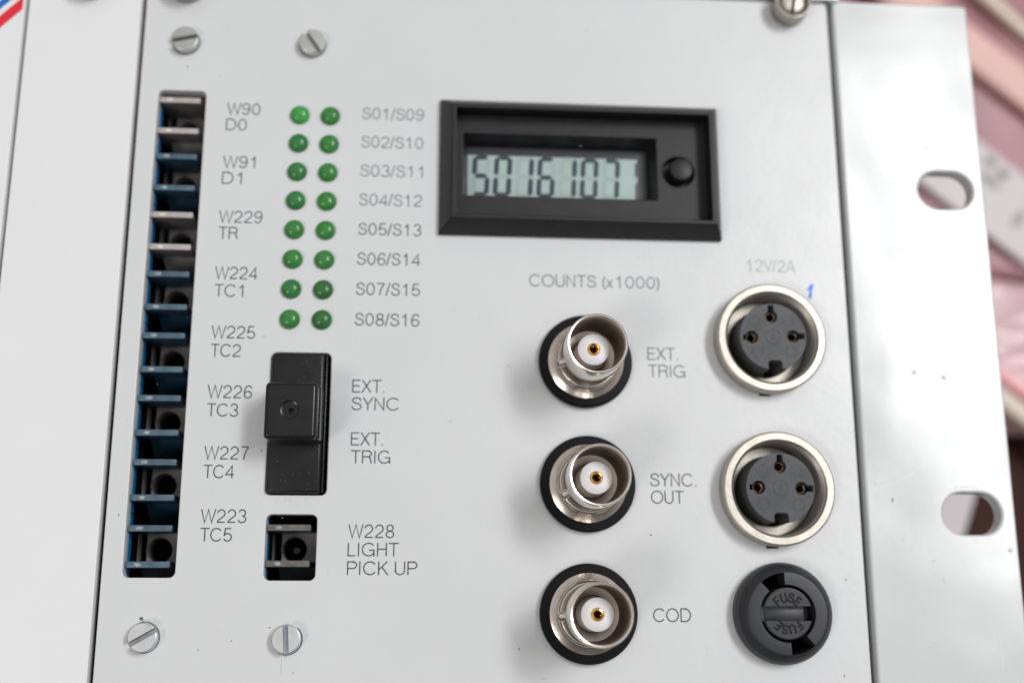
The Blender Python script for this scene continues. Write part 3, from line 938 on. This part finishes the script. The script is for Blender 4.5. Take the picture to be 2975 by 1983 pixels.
# ------------------------------------------------------------------ four pole power sockets
def power_socket(x, y, rot, label):
    prof = [(9.0, 0.0), (9.3, 0.2), (9.3, 2.7), (9.2, 2.95), (9.0, 3.05), (8.0, 3.05), (7.85, 2.95)]
    z = 2.7
    while z > -1.6:                            # screw thread inside
        prof += [(7.82, z), (7.55, z - 0.2), (7.55, z - 0.28), (7.82, z - 0.48)]
        z -= 0.5
    prof += [(7.5, -2.0), (7.5, -7.0), (0, -7.0)]
    o = obj('power_socket', lathe(prof, seg=96), 'nickel_dull', angle=25)
    o.location = Vector((x, y, 0)) * S
    mp_(o)
    o.rotation_euler = (0, 0, math.radians(rot))

    def keyhole(a, r0, r, sw_, L):
        """hole of radius r at distance r0 with a narrow slot outward"""
        pts = []
        half = math.asin(min(1, sw_ / 2 / r))
        n = 24
        for i in range(n + 1):
            t = half + (2 * math.pi - 2 * half) * i / n
            pts.append((r0 + r * math.cos(t), r * math.sin(t)))
        pts += [(r0 + L, -sw_ / 2), (r0 + L, sw_ / 2)]
        c, s = math.cos(a), math.sin(a)
        return [(px_ * c - py_ * s, px_ * s + py_ * c) for px_, py_ in pts]
    R0 = 5.7
    outer = []
    n = 80
    hw = 1.15
    a0 = math.asin(hw / R0)
    for i in range(n + 1):                     # circle broken by the keyway at the bottom
        t = -math.pi / 2 + a0 + (2 * math.pi - 2 * a0) * i / n
        outer.append((R0 * math.cos(t), R0 * math.sin(t)))
    outer += [(-hw, -4.4), (-hw * .7, -4.05), (hw * .7, -4.05), (hw, -4.4)]
    holes = [keyhole(math.pi / 2, 3.45, 1.0, 0.95, 1.95), keyhole(math.pi, 3.6, 1.05, 0.85, 1.5), keyhole(0, 3.45, 1.02, 0.95, 1.95)]
    ins = obj('insert', plate_mesh([outer] + holes, -6.6, 3.5, 0.08), 'slate', o)
    ins['label'] = 'dark grey plastic insert with three contact holes and a keyway'
    for a, r0 in ((90, 3.45), (180, 3.6), (0, 3.45)):
        t = math.radians(a)
        sl = lathe([(0.88, -6.5), (0.88, 2.55), (0.80, 2.68), (0.66, 2.62), (0.60, -4.0)], seg=28)
        so_ = obj('contact', sl, 'bronze', o, loc=(r0 * math.cos(t), r0 * math.sin(t), 0))
        cut(so_, [box(-0.15, 0.15, -2, 2, 0.5, 4)])
        so_.rotation_euler = (0, 0, rnd.uniform(0, 3))
    # moulded ring, triangle and ejector marks
    marks = [lathe([(1.3, 3.5), (1.28, 3.56), (1.2, 3.56), (1.18, 3.5)], seg=40)]
    for a in (45, 138, 222, 318):
        marks.append(lathe([(0.98, 3.5), (0.96, 3.535), (0.9, 3.535), (0.88, 3.5)], seg=32, cx=3.9 * math.cos(math.radians(a)), cy=3.9 * math.sin(math.radians(a))))
    for (ax, ay), (bx, by) in (((-.35, -.45), (0.02, .6)), ((0.02, .6), (.38, -.3)), ((-.35, -.45), (.38, -.3))):
        d = Vector((bx - ax, by - ay, 0)); nrm = Vector((-d.y, d.x, 0)).normalized() * 0.05
        b_ = bmesh.new()
        q = [Vector((ax, ay, 3.56)) + nrm, Vector((bx, by, 3.56)) + nrm, Vector((bx, by, 3.56)) - nrm, Vector((ax, ay, 3.56)) - nrm]
        vs_ = [b_.verts.new(v) for v in q] + [b_.verts.new((v.x, v.y, 3.49)) for v in q]
        b_.faces.new(vs_[:4])
        for i in range(4):
            b_.faces.new((vs_[i], vs_[i + 4], vs_[(i + 1) % 4 + 4], vs_[(i + 1) % 4]))
        marks.append(b_)
    obj('moulded_mark', merge(marks), 'slate', o)
    # bright keyed washer at the floor of the shell
    obj('lock_washer', plate_mesh([circ(0, 0, 7.4, 64), circ(0, 0, 5.85, 64)], -3.4, -2.8, 0.1), 'nickel_dull', o)
    o['label'] = label
    o['group'] = 'four pole power sockets'
    return o


power_socket(80.05, -37.6, 2.0, 'round power socket under the worn 12V/2A lettering')
power_socket(80.0, -62.75, -1.0, 'round power socket above the fuse holder')
for y in (-47.15, -72.35):
    on_panel('anti_turn_tab', box(78.2, 80.2, y + 0.06, y + 0.7, 0.0, 0.15, bev=0.05), 'deep')

# ------------------------------------------------------------------ fuse holder
fh = obj('fuse_holder', lathe([(7.6, 0.0), (7.95, 0.15), (8.02, 0.8), (7.95, 1.6), (7.6, 2.5), (7.1, 3.2), (6.7, 3.62), (6.35, 3.85), (6.0, 3.9), (4.5, 3.9), (4.42, 3.8), (4.42, -4.0), (0, -4.0), (0, -4.5), (7.6, -4.5), (7.6, 0)], seg=96), 'charcoal')
fh.location = Vector((80.05, -82.55, 0)) * S
mp_(fh)
fh['label'] = 'round charcoal fuse holder with slotted cap'


def sector(a0, a1, r0, r1, z0, z1, n=10):
    b_ = bmesh.new()
    pts = [(r1 * math.cos(math.radians(a0 + (a1 - a0) * i / n)), r1 * math.sin(math.radians(a0 + (a1 - a0) * i / n))) for i in range(n + 1)]
    pts += [(r0 * math.cos(math.radians(a1 + (a0 - a1) * i / n)), r0 * math.sin(math.radians(a1 + (a0 - a1) * i / n))) for i in range(n + 1)]
    lo = [b_.verts.new((x, y, z0)) for x, y in pts]; hi = [b_.verts.new((x, y, z1)) for x, y in pts]
    b_.faces.new(list(reversed(lo))); b_.faces.new(hi)
    for i in range(len(pts)):
        j = (i + 1) % len(pts)
        b_.faces.new((lo[i], lo[j], hi[j], hi[i]))
    return b_


cut(fh, [sector(93, 130, 4.0, 6.35, -3.5, 6), sector(-87, -50, 4.0, 6.35, -3.5, 6)])
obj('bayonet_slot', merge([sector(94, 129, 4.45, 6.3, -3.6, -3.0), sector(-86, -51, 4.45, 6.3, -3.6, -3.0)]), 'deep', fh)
cap = obj('fuse_cap', lathe([(0, -3.9), (4.05, -3.9), (4.05, 3.65), (3.95, 3.78), (3.8, 3.82), (0, 3.82)], seg=72), 'charcoal', fh)
cut(cap, [box(-6, 6, -1.15, 1.15, 2.5, 6), box(2.95, 6, -1.15, 1.15, 1.2, 6)])
obj('groove_floor', box(-3.5, 2.9, -1.1, 0.75, 2.3, 2.62, bev=0.08), 'charcoal', fh)
let = []
for flip in (0, 1):
    for i, ch in enumerate('FUSE'):
        a = math.radians((42 - 28 * i))
        b_ = text_bm(ch, 0, 0, None, 1.4, 3.845, w=0.21)
        xs = [v.co.x for v in b_.verts]; w = (min(xs) + max(xs)) / 2
        for v in b_.verts:
            v.co.x -= w
        r_ = 1.78
        mtx = Matrix.Rotation(math.pi * flip, 4, 'Z') @ Matrix.Rotation(a, 4, 'Z') @ Matrix.Translation((0, r_, 0))
        b_.transform(mtx)
        let.append(b_)
obj('fuse_lettering', merge(let), 'fuse_shade', fh, smooth=False)  # flat letters, the shade of engraved strokes painted as dark colour
